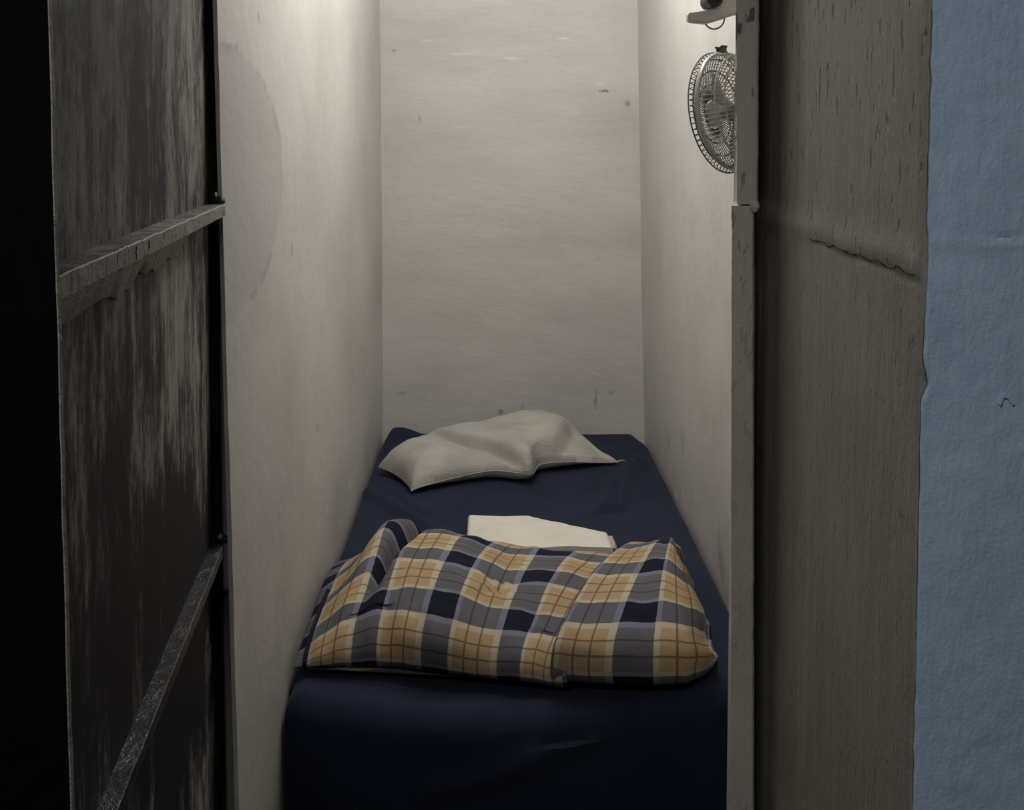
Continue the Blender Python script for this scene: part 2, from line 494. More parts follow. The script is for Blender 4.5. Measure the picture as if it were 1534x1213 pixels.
def jambX(y, z):
    d = z - jz(y) - 0.004 * N(y * 12, 5.1)
    x = XJ - 0.0032 * math.exp(-(d / 0.016) ** 2) + 0.003 * N(y * 4, z * 1.5, 2)
    x += 0.0018 * math.exp(-((d + 0.018) / 0.003) ** 2) * sm(1.62, 1.5, y)
    # plaster swell low down by the groove
    x -= 0.006 * (1 - sm(0.52, 0.66 + 0.03 * N(y * 9, 1.1), z)) * sm(1.80, 1.70, y)
    return x


jy = lin(YN, YJ, 90)
jzs = lin(0.0, 1.15, 60) + lin(1.155, 1.75, 130)[0:] + lin(1.77, 2.3, 12)


def jambedge(z):
    return 0.004 * N(z * 11, 9.0) + 0.006 * max(0.0, 1 - abs(z - PY(1380, 570, YN).z) / 0.012) + 0.008 * math.exp(-((z - PY(1372, 1080, YN).z) / 0.02) ** 2) + 0.002 * N(z * 60, 2.0)


def jin(y, z):
    x = jambX(y, z)
    yy = y
    if y <= YN + 1e-6: yy = y + jambedge(z) * 0.6; x += 0.001
    return (x, yy, z)


build('wall_front_right', closed_shell(jin, lambda y, z: (2.4, y, z), jy, jzs), M['jamb'], kind='structure')
# crack along the joint
bm = bmesh.new()
pts = []
for k in range(46):
    y = 1.60 - 0.40 * k / 45
    z = jz(y) - 0.013 + 0.0045 * N(y * 30, 3.0) + 0.002 * N(y * 90, 8.0)
    pts.append((jambX(y, z) - 0.0002, y, z))
tube(bm, pts, 0.001, seg=5, rad=[0.0002 + 0.0007 * abs(N(k * 0.6, 1.7)) * 1.6 for k in range(46)])
build('trim_2', bm, M['crack'], kind='structure')


# blue paint skin on the corridor face, its ragged edge stopping just short of the corner
def blue_in(a, z):
    x0 = XJ + 0.0035 + 0.0016 * N(z * 13, 4.0) + 0.0012 * N(z * 55, 1.0)
    x0 -= 0.0045 * (1 - sm(PY(1380, 600, YN).z, PY(1380, 575, YN).z, z)) * 0.5
    x0 += 0.0035 * max(0.0, 1 - abs(z - PY(1380, 572, YN).z) / 0.016)
    x = x0 + a * (2.4 - x0)
    zb = PY(1460, 352, YN).z
    y = YN - 0.012 + 0.0016 * N(x * 14, z * 14, 2) + 0.0006 * N(x * 60, z * 60, 5)
    y += 0.0028 * math.exp(-((z - zb - 0.001 * N(x * 20, 1)) / 0.0022) ** 2) * sm(XJ + 0.03, XJ + 0.06, x)
    y -= 0.0012 * math.exp(-((z - zb + 0.006) / 0.006) ** 2)
    if a == 0: y += 0.002
    return (x, y, z)


def blue_out(a, z):
    p = blue_in(a, z); return (p[0] + (0.002 if a == 0 else 0), YN - 0.0005, z)


aa = [0, 0.0008] + lin(0.002, 0.085, 60) + lin(0.12, 1, 8)
build('wall_right_corridor', closed_shell(blue_in, blue_out, aa, lin(0, 0.35, 4) + lin(0.37, 1.9, 300) + lin(1.95, 2.42, 4)), M['blue'], kind='structure')
# peeled chip in the blue paint
bm = bmesh.new()
cp = [(1496, 604), (1500, 592), (1507, 589), (1513, 594), (1520, 606), (1517, 607), (1510, 597), (1504, 595), (1501, 603), (1499, 608)]
P = [PY(x, y, YN - 0.0135) for x, y in cp]
prism(bm, [(p.x, p.z) for p in P], 1, YN - 0.0142, YN - 0.0115)
build('trim_4', bm, M['blue'], smooth=False, kind='structure')

# door stop on the right of the opening, in two lengths
z_step = PY(1130, 305, YL).z


def stop_mesh(pxl0, pxl1, pxr0, pxr1, z0, z1, seed):
    a0, a1 = PY(pxl0[0], pxl0[1], YL), PY(pxl1[0], pxl1[1], YL)
    b0, b1 = PY(pxr0[0], pxr0[1], YL), PY(pxr1[0], pxr1[1], YL)
    bm = bmesh.new()
    zz = lin(z0, z1, int((z1 - z0) / 0.008) + 1)
    rings = []
    for z in zz:
        l, r = xline(a0, a1, z), xline(b0, b1, z)
        w1, w2 = 0.0011 * N(z * 24, seed) + 0.0006 * N(z * 90, seed), 0.001 * N(z * 20, seed + 3) + 0.0006 * N(z * 80, seed)
        l += w1; r += w2
        e = 0.003
        sec = [(l + e, YL), (r - e, YL), (r, YL + e), (r + 0.004, 1.94), (r - 0.001, 1.94), (l + 0.006, YL + 0.008)]
        rings.append([bm.verts.new((x, y + 0.0012 * N(x * 40, z * 14, seed), z)) for x, y in sec])
    for A, B in zip(rings, rings[1:]):
        for k in range(6): bm.faces.new((A[k], A[(k + 1) % 6], B[(k + 1) % 6], B[k]))
    bm.faces.new(list(reversed(rings[0]))); bm.faces.new(rings[-1])
    bmesh.ops.recalc_face_normals(bm, faces=bm.faces[:])
    return bm


bm = stop_mesh((1093, 310), (1092, 1213), (1130, 310), (1130, 1213), 0.0, z_step - 0.003, 1.0)
bm2 = stop_mesh((1099, 0), (1101, 300), (1138, 0), (1136, 300), z_step - 0.001, 2.3, 5.0)
me = bpy.data.meshes.new('t'); bm2.to_mesh(me); bm.from_mesh(me); bm2.free()
# mortar lump where the two lengths meet
c = PY(1131, 309, YL - 0.002)
for k in range(1):
    r = bmesh.ops.create_uvsphere(bm, u_segments=14, v_segments=9, radius=1.0)
    for v in r['verts']:
        q = v.co.copy(); s = 1 + 0.35 * N(q.x * 2, q.y * 2, q.z * 2)
        v.co = Vector((c.x + q.x * 0.007 * s, c.y + q.y * 0.006 * s, c.z + q.z * 0.008 * s))
# web that joins the stop to the wall behind
box(bm, 0.3755, 0.62, 1.938, 1.985, 0.0, 2.3)
build('trim_1', bm, M['stop'], smooth=False, kind='structure')
# lintel over the doorway and ceiling and walls of the corridor
build('wall_front', box(bmesh.new(), -1.6, 2.4, 1.80, 1.96, 2.02, ZC + 0.08), M['jamb'], smooth=False, kind='structure')
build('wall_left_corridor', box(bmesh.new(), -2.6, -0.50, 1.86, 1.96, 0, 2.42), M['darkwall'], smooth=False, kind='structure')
build('ceiling_corridor', box(bmesh.new(), -2.6, 2.6, -2.6, 1.80, 2.5, 2.56), M['corr'], smooth=False, kind='structure')
build('wall_back_corridor', box(bmesh.new(), -2.6, 2.6, -2.7, -2.6, 0, 2.5), M['corr'], smooth=False, kind='structure')

# ------------------------------------------------------------------ the open door on the left
A = Vector((-0.334, 0.965, 0)); B = Vector((-0.414, 1.90, 0))          # sheet face, free edge and hinge end
D = (B - A).normalized(); NRM = Vector((D.y, -D.x, 0))                   # NRM points into the doorway
if NRM.x < 0: NRM = -NRM
LEN = (B - A).length
door = thing('door_1', 'grey sheet door swung open on the left, streaked with soot', 'door', (0, 0, 0))
door['kind'] = 'structure'


def dp(s, off, z):      # s metres from the free edge, off metres out from the sheet
    p = A + D * s + NRM * off
    return Vector((p.x + 0.010 * (1.05 - z) * (1 - s / LEN) * -1.0, p.y, z))


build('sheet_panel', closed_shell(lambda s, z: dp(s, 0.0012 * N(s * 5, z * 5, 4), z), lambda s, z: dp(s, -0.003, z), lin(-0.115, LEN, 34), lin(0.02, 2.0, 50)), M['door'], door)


def bar(s0, s1, off0, off1, ztop, zbot, wob=0.0012, n=90, seed=1.0):
    bm = bmesh.new(); R = []
    for k in range(n + 1):
        s = s0 + (s1 - s0) * k / n
        w = lambda q: wob * N(s * 22, q, seed) + wob * 0.6 * N(s * 90, q, seed)
        e = 0.0009 + 0.0008 * abs(N(s * 60, 4.0, seed))
        sec = [(off0, ztop + w(1)), (off1 - e + w(2), ztop + w(3)), (off1 + w(2), ztop - e + w(3)), (off1 + w(4), zbot + w(5)), (off0, zbot + w(6))]
        R.append([bm.verts.new(dp(s, o, z)) for o, z in sec])
    for a, b in zip(R, R[1:]):
        for k in range(5): bm.faces.new((a[k], a[(k + 1) % 5], b[(k + 1) % 5], b[k]))
    bm.faces.new(list(reversed(R[0]))); bm.faces.new(R[-1])
    bmesh.ops.recalc_face_normals(bm, faces=bm.faces[:])
    return bm


p1 = PX(229, 344, -0.3335)
zr1 = PY(330, 305, YL).z
zr2 = PY(342, 812, YL).z
S_END = 0.835
rail1 = build('rail', bar(-0.112, S_END - 0.022, -0.001, 0.026, zr1, zr1 - 0.0165), M['rail'], door, smooth=False)
rail1['label'] = 'grey upper rail with cracked paint'
rail2 = build('rail', bar(-0.112, S_END - 0.022, -0.001, 0.0185, zr2, zr2 - 0.016, 0.0009, seed=6.0), M['railb'], door, smooth=False)
rail2['label'] = 'dark glossy lower rail'
# torn paint under the upper rail
bm = bmesh.new()
F0 = []
nn = 70
for k in range(nn + 1):
    s = -0.10 + 0.76 * k / nn
    dep = 0.030 + 0.014 * N(s * 9, 2.0) + 0.006 * N(s * 30, 7.0) - 0.022 * sm(0.40, 0.62, s)
    dep = max(0.003, dep)
    a = zr1 - 0.0165 + 0.003
    F0.append([bm.verts.new(dp(s, 0.0215, a)), bm.verts.new(dp(s, 0.0165 + 0.002 * N(s * 40, 1), a - dep * 0.55)), bm.verts.new(dp(s, 0.0105 + 0.003 * N(s * 18, 6), a - dep)), bm.verts.new(dp(s, 0.0006, a - dep + 0.001))])
for a, b in zip(F0, F0[1:]):
    for k in range(3): bm.faces.new((a[k], a[k + 1], b[k + 1], b[k]))
bmesh.ops.recalc_face_normals(bm, faces=bm.faces[:])
build('paint_flake', bm, M['flake'], door, smooth=False)
bm = bmesh.new()
pts, rad = [], []
for k in range(60):
    s = -0.10 + 0.60 * k / 59
    z = zr1 - 0.0165 - 0.001 + 0.003 * N(s * 26, 4.4) + 0.0015 * N(s * 90, 1.4) + (0.001 if s > 0.25 else 0)
    pts.append(dp(s, 0.0245 - 0.004, z)); rad.append(0.0004 + 0.0024 * abs(N(s * 17, 9.1)))
tube(bm, pts, 0.001, seg=6, rad=rad)
for s0, l in ((0.075, 0.012), (0.155, 0.012), (0.22, 0.008), (0.30, 0.006)):
    tube(bm, [dp(s0 + 0.004 * N(j, s0 * 50), 0.0263, zr1 - 0.003 - j * l / 5) for j in range(6)], 0.0006, seg=5)
build('paint_crack', bm, M['crack'], door)
# weld lumps where the rails meet the hinge side
for rz, mt in ((zr1, 'railb'), (zr2, 'railb')):
    bm = bmesh.new()
    for j in range(3):
        r = bmesh.ops.create_icosphere(bm, subdivisions=2, radius=1.0)
        c = dp(S_END - 0.030 + 0.008 * j, 0.012 + 0.004 * j, rz + 0.003 + 0.004 * (2 - j))
        for v in r['verts']:
            q = v.co.copy(); s = 1 + 0.4 * N(q.x * 2 + j, q.y * 2, q.z * 2)
            v.co = c + Vector((q.x * 0.005 * s, q.y * 0.006 * s, q.z * 0.006 * s))
    build('weld', bm, M[mt], door)

# black near-side partition that hides the door's free edge; its grey metal edge catches the light
YP = 0.835
pe0, pe1 = PY(73.5, 0, YP), PY(107, 1213, YP)
def edge_x(z): return xline(pe0, pe1, z) + 0.0007 * N(z * 16, 2.2) + 0.0004 * N(z * 60, 5.0)
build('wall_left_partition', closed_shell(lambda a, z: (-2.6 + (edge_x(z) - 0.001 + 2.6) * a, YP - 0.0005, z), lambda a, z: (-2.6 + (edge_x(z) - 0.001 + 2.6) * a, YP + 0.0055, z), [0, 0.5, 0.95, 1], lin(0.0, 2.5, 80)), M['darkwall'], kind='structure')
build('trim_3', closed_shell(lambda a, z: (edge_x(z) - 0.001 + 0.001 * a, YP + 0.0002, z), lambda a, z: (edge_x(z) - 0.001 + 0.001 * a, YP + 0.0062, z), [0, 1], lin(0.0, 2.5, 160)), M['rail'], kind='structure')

# ------------------------------------------------------------------ bed
ZB = EYE - 0.9625       # sheet surface
YF = 2.08
bed = thing('bed', 'narrow bed under a navy fitted sheet, filling the cell wall to wall', 'bed', (0.05, 3.1, 0))


def bp(o):
    o.matrix_parent_inverse = Matrix.Translation((-0.05, -3.1, 0)); return o


def bedL(y): return leftX(y, ZB) + 0.009 + 0.02 * sm(3.9, 4.1, y)
def bedR(y): return rightX(y, ZB) - 0.010 - 0.03 * sm(3.92, 4.1, y)


def ridge(px, py, pts, w):
    """distance based ridge along a polyline in the XY plane"""
    best = 9
    for a, b in zip(pts, pts[1:]):
        ab = (b[0] - a[0], b[1] - a[1]); L = ab[0] ** 2 + ab[1] ** 2
        t = max(0, min(1, ((px - a[0]) * ab[0] + (py - a[1]) * ab[1]) / L))
        d = math.hypot(px - a[0] - t * ab[0], py - a[1] - t * ab[1]); best = min(best, d)
    return math.exp(-(best / w) ** 2)


def bpt(x, y): p = PZ(x, y, ZB); return (p.x, p.y)


wr1 = [bpt(940, 700), bpt(912, 735), bpt(905, 765)]
wr2 = [bpt(955, 690), bpt(935, 730), bpt(926, 762)]
wr3 = [bpt(548, 735), bpt(590, 760), bpt(640, 790)]
wr4 = [bpt(600, 745), bpt(640, 770)]


def sheet_z(x, y):
    z = ZB + 0.004 * N(x * 6, y * 5, 2) + 0.002 * N(x * 14, y * 9, 4)
    z += 0.022 * ridge(x, y, wr1, 0.017) + 0.016 * ridge(x, y, wr2, 0.014) + 0.014 * ridge(x, y, wr3, 0.02) + 0.010 * ridge(x, y, wr4, 0.015)
    z += 0.022 * sm(3.9, 4.06, y) * sm(-0.22, -0.30, x)          # left head corner stands up
    return z


def YFx(x): return interp(x, [-0.37, -0.30, -0.18, -0.05, 0.06, 0.18, 0.30, 0.44], [2.13, 2.095, 2.065, 2.05, 2.055, 2.085, 2.125, 2.17])


RC = 0.05      # rounding of the mattress edge


def sheet_pt(u, v):
    """u across 0..1 ; v along: v<0 runs down the foot, v>1 down the head"""
    Yh = 4.085
    if v < 0:
        d = -v                               # metres down the foot
        yb = YF
    x = 0
    if 0 <= v <= 1:
        y = YF + v * (Yh - YF)
    else:
        y = YF if v < 0 else Yh
    L, R = bedL(y), bedR(y)
    uu = min(1, max(0, (u - 0.08) / 0.84))
    y0 = YFx(L + (R - L) * uu)
    if v <= 1: y = y0 + max(v, 0) * (Yh - y0)
    # across profile: side drops at both ends
    W = R - L
    if u < 0.08: s = u / 0.08; x = L; side = (1 - s) * 0.30
    elif u > 0.92: s = (1 - u) / 0.08; x = R; side = (1 - s) * 0.30
    else: x = L + W * (u - 0.08) / 0.84; side = 0
    ex = min(x - L, R - x)
    drop = 0.0
    if ex < 0.03: drop += 0.03 - math.sqrt(max(0, 0.03 ** 2 - (0.03 - ex) ** 2))
    if 0 <= v <= 1:
        z = sheet_z(x, y)
        ef = y - y0
        if ef < RC: drop = max(drop, RC - math.sqrt(max(0, RC ** 2 - (RC - ef) ** 2)))
        eh = Yh - y
        if eh < 0.03: drop = max(drop, 0.03 - math.sqrt(max(0, 0.03 ** 2 - (0.03 - eh) ** 2)))
        yy = y
    else:
        d = -v if v < 0 else v - 1
        z = sheet_z(x, y) - (RC if v < 0 else 0.03) - d
        yy = y
        if v < 0:
            fold = ridge(x, z, foldB, 0.022) * 0.012
            yy = y - fold - 0.004 * N(x * 5, z * 6, 3) * sm(0, 0.05, d) + 0.012 * sm(0.0, 0.2, d)
        drop = drop * 0.0
    z -= drop
    if side > 0: z = min(z, z - side)
    return (x, yy, z)


def fp(x, y): p = PY(x, y, YF); return (p.x, p.z)


foldA = [fp(560, 1105), fp(700, 1108), fp(860, 1092), fp(1000, 1075), fp(1100, 1045)]
foldB = [fp(900, 1085), fp(850, 1110), fp(740, 1150), fp(640, 1175)]
foldC = [fp(545, 1060), fp(610, 1035), fp(640, 1020)]
us = lin(0, 0.08, 4) + lin(0.081, 0.12, 10) + lin(0.125, 0.875, 90) + lin(0.88, 0.919, 10) + lin(0.92, 1, 4)
vs = lin(-0.40, -0.005, 50) + lin(0, 0.03, 16) + lin(0.032, 0.97, 170) + lin(0.972, 1, 12) + lin(1.02, 1.3, 5)
bm = grid_bm(sheet_pt, us, vs)
sheet = bp(build('fitted_sheet', bm, M['navy'], bed))
sheet['label'] = 'creased navy cotton sheet'
bm = bmesh.new(); box(bm, -0.33, 0.43, YF + 0.14, 4.05, 0.22, 0.27)
bp(build('bed_base', bm, M['wood'], bed, smooth=False))
for x in (-0.31, 0.40):
    for y in (2.26, 4.0):
        bm = bmesh.new(); box(bm, x - 0.025, x + 0.025, y - 0.025, y + 0.025, 0, 0.22)
        bp(build('leg', bm, M['wood'], bed, smooth=False))

# ------------------------------------------------------------------ pillow
pil_c = [PZ(616, 738, ZB + 0.005), PZ(925, 694, ZB + 0.005)]
e1 = Vector((pil_c[1].x - pil_c[0].x, pil_c[1].y - pil_c[0].y, 0)); PL = e1.length; e1.normalize()
e2 = Vector((-e1.y, e1.x, 0)); PW = 0.335
porg = Vector((pil_c[0].x, pil_c[0].y, 0))


def seg_d(px, py, a, b):
    ab = (b[0] - a[0], b[1] - a[1]); L = ab[0] ** 2 + ab[1] ** 2
    t = max(0, min(1, ((px - a[0]) * ab[0] + (py - a[1]) * ab[1]) / L))
    qx, qy = px - a[0] - t * ab[0], py - a[1] - t * ab[1]
    side = ab[0] * qy - ab[1] * qx
    return math.copysign(math.hypot(qx, qy), side)


def pil_xy(u, v):
    # corners flare, sides pull in
    inw = 0.020 * math.sin(math.pi * v) * (1 if u > 0.5 else -1) * -1 * abs(2 * u - 1) ** 3
    inw2 = 0.018 * math.sin(math.pi * u) * (1 if v > 0.5 else -1) * -1 * abs(2 * v - 1) ** 3
    s = u * PL + inw; t = v * PW + inw2
    t += -0.085 * math.exp(-((u - 0.50) / 0.075) ** 2) * (1 - v) ** 2
    t *= 0.70 + 0.32 * sm(0.0, 0.5, u)
    p = porg + e1 * s + e2 * t
    return p.x, p.y


def seg_dt(px, py, a, b):
    ab = (b[0] - a[0], b[1] - a[1]); L = ab[0] ** 2 + ab[1] ** 2
    t = ((px - a[0]) * ab[0] + (py - a[1]) * ab[1]) / L
    d = (ab[0] * (py - a[1]) - ab[1] * (px - a[0])) / math.sqrt(L)
    return d, t


def pil_h(u, v):
    a = max(0.0, 1 - abs(2 * u - 1) ** 5.0); b = max(0.0, 1 - abs(2 * v - 1) ** 3.0)
    ea, eb = min(1, 3 * a), min(1, 3 * b)
    h = 0.074 * (a ** 0.55) * (b ** 0.5)
    h *= interp(u, [0, 0.12, 0.25, 0.36, 0.5, 0.65, 0.8, 0.9, 1], [1.4, 1.12, 0.78, 0.62, 0.74, 0.96, 1.25, 1.42, 1.5])
    # crease sweeping from the middle down to the front edge: the right half laps over the left
    d, t = seg_dt(u * 2, v, (0.27 * 2, 0.85), (0.485 * 2, -0.02))
    win = sm(-0.15, 0.30, t)
    h += 0.030 * sm(-0.008, 0.018, d) * math.exp(-max(0, d) / 0.5) * eb * win
    h -= 0.016 * math.exp(-((d + 0.02) / 0.05) ** 2) * eb * win
    # tucked hollow under the right-hand end
    d2, t2 = seg_dt(u * 2, v, (0.66 * 2, -0.02), (0.90 * 2, 0.50))
    w2 = sm(-0.2, 0.1, t2) * (1 - sm(0.75, 1.15, t2))
    h -= 0.040 * sm(0.02, -0.10, d2) * w2 * ea * eb
    h += 0.010 * math.exp(-((d2 - 0.10) / 0.08) ** 2) * w2 * ea * eb
    h += (0.008 * N(u * 5, v * 4, 8) + 0.004 * N(u * 14, v * 9, 3)) * ea * eb
    return max(h, 0.0)


def pil_edge(u, v):
    return ZB + 0.010 + 0.022 * math.sin(math.pi * min(1, u * 1.05)) ** 0.6 * (1 - 0.5 * sm(0.75, 0.95, u)) + 0.022 * sm(0.25, 1.0, v) * (1 - 0.5 * sm(0.3, 0, u))


def pil_top(u, v):
    x, y = pil_xy(u, v)
    return (x, y, pil_edge(u, v) + pil_h(u, v))


def pil_bot(u, v):
    x, y = pil_xy(u, v)
    a = max(0.0, 1 - abs(2 * u - 1) ** 2.6); b = max(0.0, 1 - abs(2 * v - 1) ** 2.4)
    z0 = pil_edge(u, v)
    return (x, y, z0 - (z0 - ZB - 0.005) * min(1, 2.2 * a * b) ** 0.5)


pu, pv = lin(0, 1, 170), lin(0, 1, 80)
bm = grid_bm(pil_top, pu, pv, lambda u, v: (u, v))
grid_bm(pil_bot, pu, pv, lambda u, v: (u, v), bm, flip=True)
bmesh.ops.remove_doubles(bm, verts=bm.verts[:], dist=0.0003)
bmesh.ops.recalc_face_normals(bm, faces=bm.faces[:])
pillow = thing('pillow', 'limp cream pillow lying askew at the head of the navy bed', 'pillow', (0.05, 3.75, ZB))
pc = build('pillowcase', bm, M['pillow'], pillow); pc.matrix_parent_inverse = Matrix.Translation((-0.05, -3.75, -ZB))
# stitched hem with the little loose corner at the right
bm = bmesh.new()
edge = [pil_top(u, 0) for u in lin(0, 1, 40)]
tube(bm, [Vector(p) for p in edge], 0.0014, seg=6)
c = Vector(pil_top(1, 0))
tube(bm, [c + Vector((-0.012, 0.004, 0)), c, c + Vector((0.013, 0.006, 0.003)), c + Vector((0.022, 0.004, 0.002))], 0.003, seg=6, rad=[0.004, 0.0035, 0.0025, 0.0012])
h = build('hem', bm, M['pillow'], pillow); h.matrix_parent_inverse = Matrix.Translation((-0.05, -3.75, -ZB))

# ------------------------------------------------------------------ folded towel
tb = [PZ(701, 773, ZB + 0.030), PZ(793, 773, ZB + 0.030), PZ(870, 786, ZB + 0.030), PZ(912, 798, ZB + 0.026)]
tx = [p.x for p in tb]; ty = [p.y for p in tb]


def tow(u, v, lay):
    x = tx[0] + (tx[-1] - tx[0]) * u
    yb = interp(x, tx, ty) - 0.006 * sm(0.44, 0.465, u) - 0.007 * sm(0.70, 0.72, u) + 0.006 * N(x * 14, 3.0)
    yf = 2.83
    y = yf + (yb - yf) * v
    x += 0.010 * N(y * 6, 1.0) * sm(0.5, 1, u) - 0.0
    z = sheet_z(x, y)
    hh = 0.026 + 0.012 * ridge(x, y, [(tx[0] + 0.05, 2.94), (tx[0] + 0.17, 2.96), (tx[0] + 0.30, 2.90)], 0.035) + 0.005 * N(x * 9, y * 12, 6)
    e = min(u, 1 - u, (1 - v) * 0.7) / 0.03
    r = math.sqrt(max(0, 1 - (1 - min(1, e)) ** 2))
    return x, y, z + 0.006, hh * (0.55 + 0.45 * r)


def tow_top(u, v): x, y, z, hh = tow(u, v, 0); return (x, y, z + hh)
def tow_bot(u, v): x, y, z, hh = tow(u, v, 0); return (x, y, z)


tu, tv = lin(0, 0.05, 6) + lin(0.06, 0.94, 50) + lin(0.95, 1, 6), lin(0, 0.93, 40) + lin(0.94, 1, 8)
bm = closed_shell(tow_top, tow_bot, tu, tv)
# the second fold line along the right end
towel = thing('folded_towel', 'white folded towel on the navy sheet behind the plaid duvet', 'towel', (0.1, 2.95, ZB))
tp = build('towel_cloth', bm, M['towel'], towel); tp.matrix_parent_inverse = Matrix.Translation((-0.1, -2.95, -ZB))
bm = bmesh.new()
for k in range(26):
    v = 0.30 + 0.69 * k / 25
    p = Vector(tow_top(1, v)); q = Vector(tow_bot(1, v))
    m = p.lerp(q, 0.3)
    L = 0.010 + 0.008 * random.random()
    tube(bm, [m + Vector((-0.006, 0, 0.004)), m + Vector((L * 0.5, 0.003 * random.uniform(-1, 1), 0.004)), m + Vector((L, 0.006 * random.uniform(-1, 1), -0.012))], 0.003, seg=6, rad=[0.004, 0.0038, 0.0022])
fr = build('fringe', bm, M['fray'], towel); fr.matrix_parent_inverse = Matrix.Translation((-0.1, -2.95, -ZB))
fr['label'] = 'tangled beige fringe'

# ------------------------------------------------------------------ plaid duvet, bunched across the bed
prof = [(0.00, 0.012), (-0.028, 0.022), (-0.040, 0.050), (-0.022, 0.086), (0.040, 0.114), (0.130, 0.134), (0.240, 0.138), (0.340, 0.127), (0.430, 0.090), (0.490, 0.050), (0.505, 0.024), (0.480, 0.012)]


def catmull(P, n):
    out = []
    P2 = [P[0]] + P + [P[-1]]
    for i in range(1, len(P2) - 2):
        p0, p1, p2, p3 = (np.array(P2[j]) for j in (i - 1, i, i + 1, i + 2))
        for k in range(n):
            t = k / n
            out.append(0.5 * ((2 * p1) + (-p0 + p2) * t + (2 * p0 - 5 * p1 + 4 * p2 - p3) * t ** 2 + (-p0 + 3 * p1 - 3 * p2 + p3) * t ** 3))
    out.append(np.array(P[-1])); return np.array(out)


pr = catmull(prof, 10)
arc = np.concatenate([[0], np.cumsum(np.hypot(np.diff(pr[:, 0]), np.diff(pr[:, 1])))])
NV = 84
tv = np.linspace(0, arc[-1], NV)
pY = np.interp(tv, arc, pr[:, 0]); pH = np.interp(tv, arc, pr[:, 1])

# station along the width: arc length w -> x, with one S-fold (right part laps over the left part)
XF, OV = 0.165, 0.032           # fold position on the crest axis, overlap
wst = []                        # (w, x, lift)
xl, xr = -0.366, 0.392
path = [(xl, 0.0)]
x = xl
while x < XF + OV - 0.02: x += 0.006; path.append((x, -0.010 * sm(XF - 0.06, XF + OV, x)))
for k in range(1, 9):           # turn back to the left
    a = math.pi * k / 8; path.append((XF + OV - 0.02 + 0.008 * math.sin(a), -0.010 + 0.006 * (1 - math.cos(a)) * 0.5))
xx = XF + OV - 0.02
while xx > XF + 0.004: xx -= 0.005; path.append((xx, -0.002))
for k in range(1, 9):           # the front fold, rolling over to the right
    a = math.pi * k / 8; path.append((XF + 0.004 - 0.012 * math.sin(a), -0.006 + 0.028 * (1 - math.cos(a)) * 0.5))
xx = XF + 0.004
while xx < xr: xx += 0.006; path.append((xx, 0.010 + 0.013 * math.exp(-(xx - XF) / 0.05)))
wl = [0.0]
for a, b in zip(path, path[1:]): wl.append(wl[-1] + math.hypot(b[0] - a[0], b[1] - a[1]))
NP = len(path)
w_fold0 = next(i for i, p in enumerate(path) if p[0] >= XF)
i_top = max(i for i in range(NP) if path[i][0] <= XF + 0.004)


def duv(i, j):
    x0, lift = path[i]
    Yr, H = pY[j], pH[j]
    tj = j / (NV - 1)
    front = interp(x0, [-0.37, -0.30, -0.15, 0.0, 0.15, 0.30, 0.345, 0.372, 0.392], [2.26, 2.245, 2.235, 2.195, 2.165, 2.155, 2.165, 2.20, 2.245])
    hs = interp(x0, [-0.366, -0.33, -0.27, -0.20, -0.14, -0.08, 0.0, 0.08, 0.15, 0.20, 0.26, 0.31, 0.34, 0.365, 0.385, 0.392], [0.10, 0.38, 0.86, 1.16, 1.12, 1.07, 0.94, 0.91, 0.92, 0.97, 1.08, 1.10, 1.02, 0.86, 0.6, 0.35])
    dep = interp(x0, [-0.37, -0.25, -0.15, 0, 0.2, 0.3, 0.45], [1.05, 1.15, 1.14, 1.12, 1.08, 1.10, 1.0])
    # the fold and the right part lean: bottom further left, top further right
    lean = interp(x0, [-0.36, -0.2, -0.09, 0.05, 0.165, 0.264, 0.35, 0.392], [0, 0.12, 0.2, 0.25, 0.45, 0.36, 0.08, 0]) * (Yr - 0.10)
    x = x0 + lean
    y = front + Yr * dep
    h = 0.010 + (H - 0.012) * hs + lift * min(1, H / 0.06)
    k = min(1, max(0, (H - 0.012) / 0.06))
    # crease dividing the left hump from the rest
    dc = seg_d(x0, Yr, (-0.245, -0.04), (-0.175, 0.50)) * -1
    h -= 0.062 * math.exp(-(dc / 0.015) ** 2) * k * sm(0.0, 0.22, Yr)
    h += 0.034 * math.exp(-((dc + 0.045) / 0.033) ** 2) * k * sm(0.08, 0.30, Yr)
    # soft rumples that fan from the crest down the front
    w = wl[i]
    rum = 0.008 * N(w * 13 + Yr * 4, Yr * 5, 1.5) + 0.0045 * N(w * 30 + Yr * 6, Yr * 9, 4.2) + 0.010 * N(w * 5, Yr * 4, 9)
    # puckered stitching point in the middle
    d0 = math.hypot(x0 - 0.005, Yr - 0.12)
    rum -= 0.010 * math.exp(-(d0 / 0.022) ** 2); rum += 0.004 * math.sin(math.atan2(Yr - 0.12, x0 - 0.005) * 7) * math.exp(-(d0 / 0.05) ** 2)
    h += rum * k
    if Yr < 0.02: y -= rum * 1.4 * k
    # stacked rolls at the right end
    e = sm(0.33, 0.385, x0)
    x += e * (0.004 * math.sin(H * 110 + 0.6) if Yr < 0.2 else 0.006 * math.sin(Yr * 40))
    # stay between the walls
    x = max(x, leftX(y, ZB) + 0.010 + 0.002); x = min(x, rightX(y, ZB) - 0.022)
    return Vector((x, y, ZB + max(h, 0.008)))




i_sw = i_top - 11
i_r = next(i for i in range(i_top, NP) if path[i][0] >= 0.264)
UR = 0.0343 - 0.014 - wl[i_r]


def duv_uv(i, j):
    u = (wl[i] + xl + 0.1103) if i < i_sw else (wl[i] + UR)
    return (u + 1.4, tv[j] + 0.0143 + 0.010 * N(wl[i] * 5, 2.0))


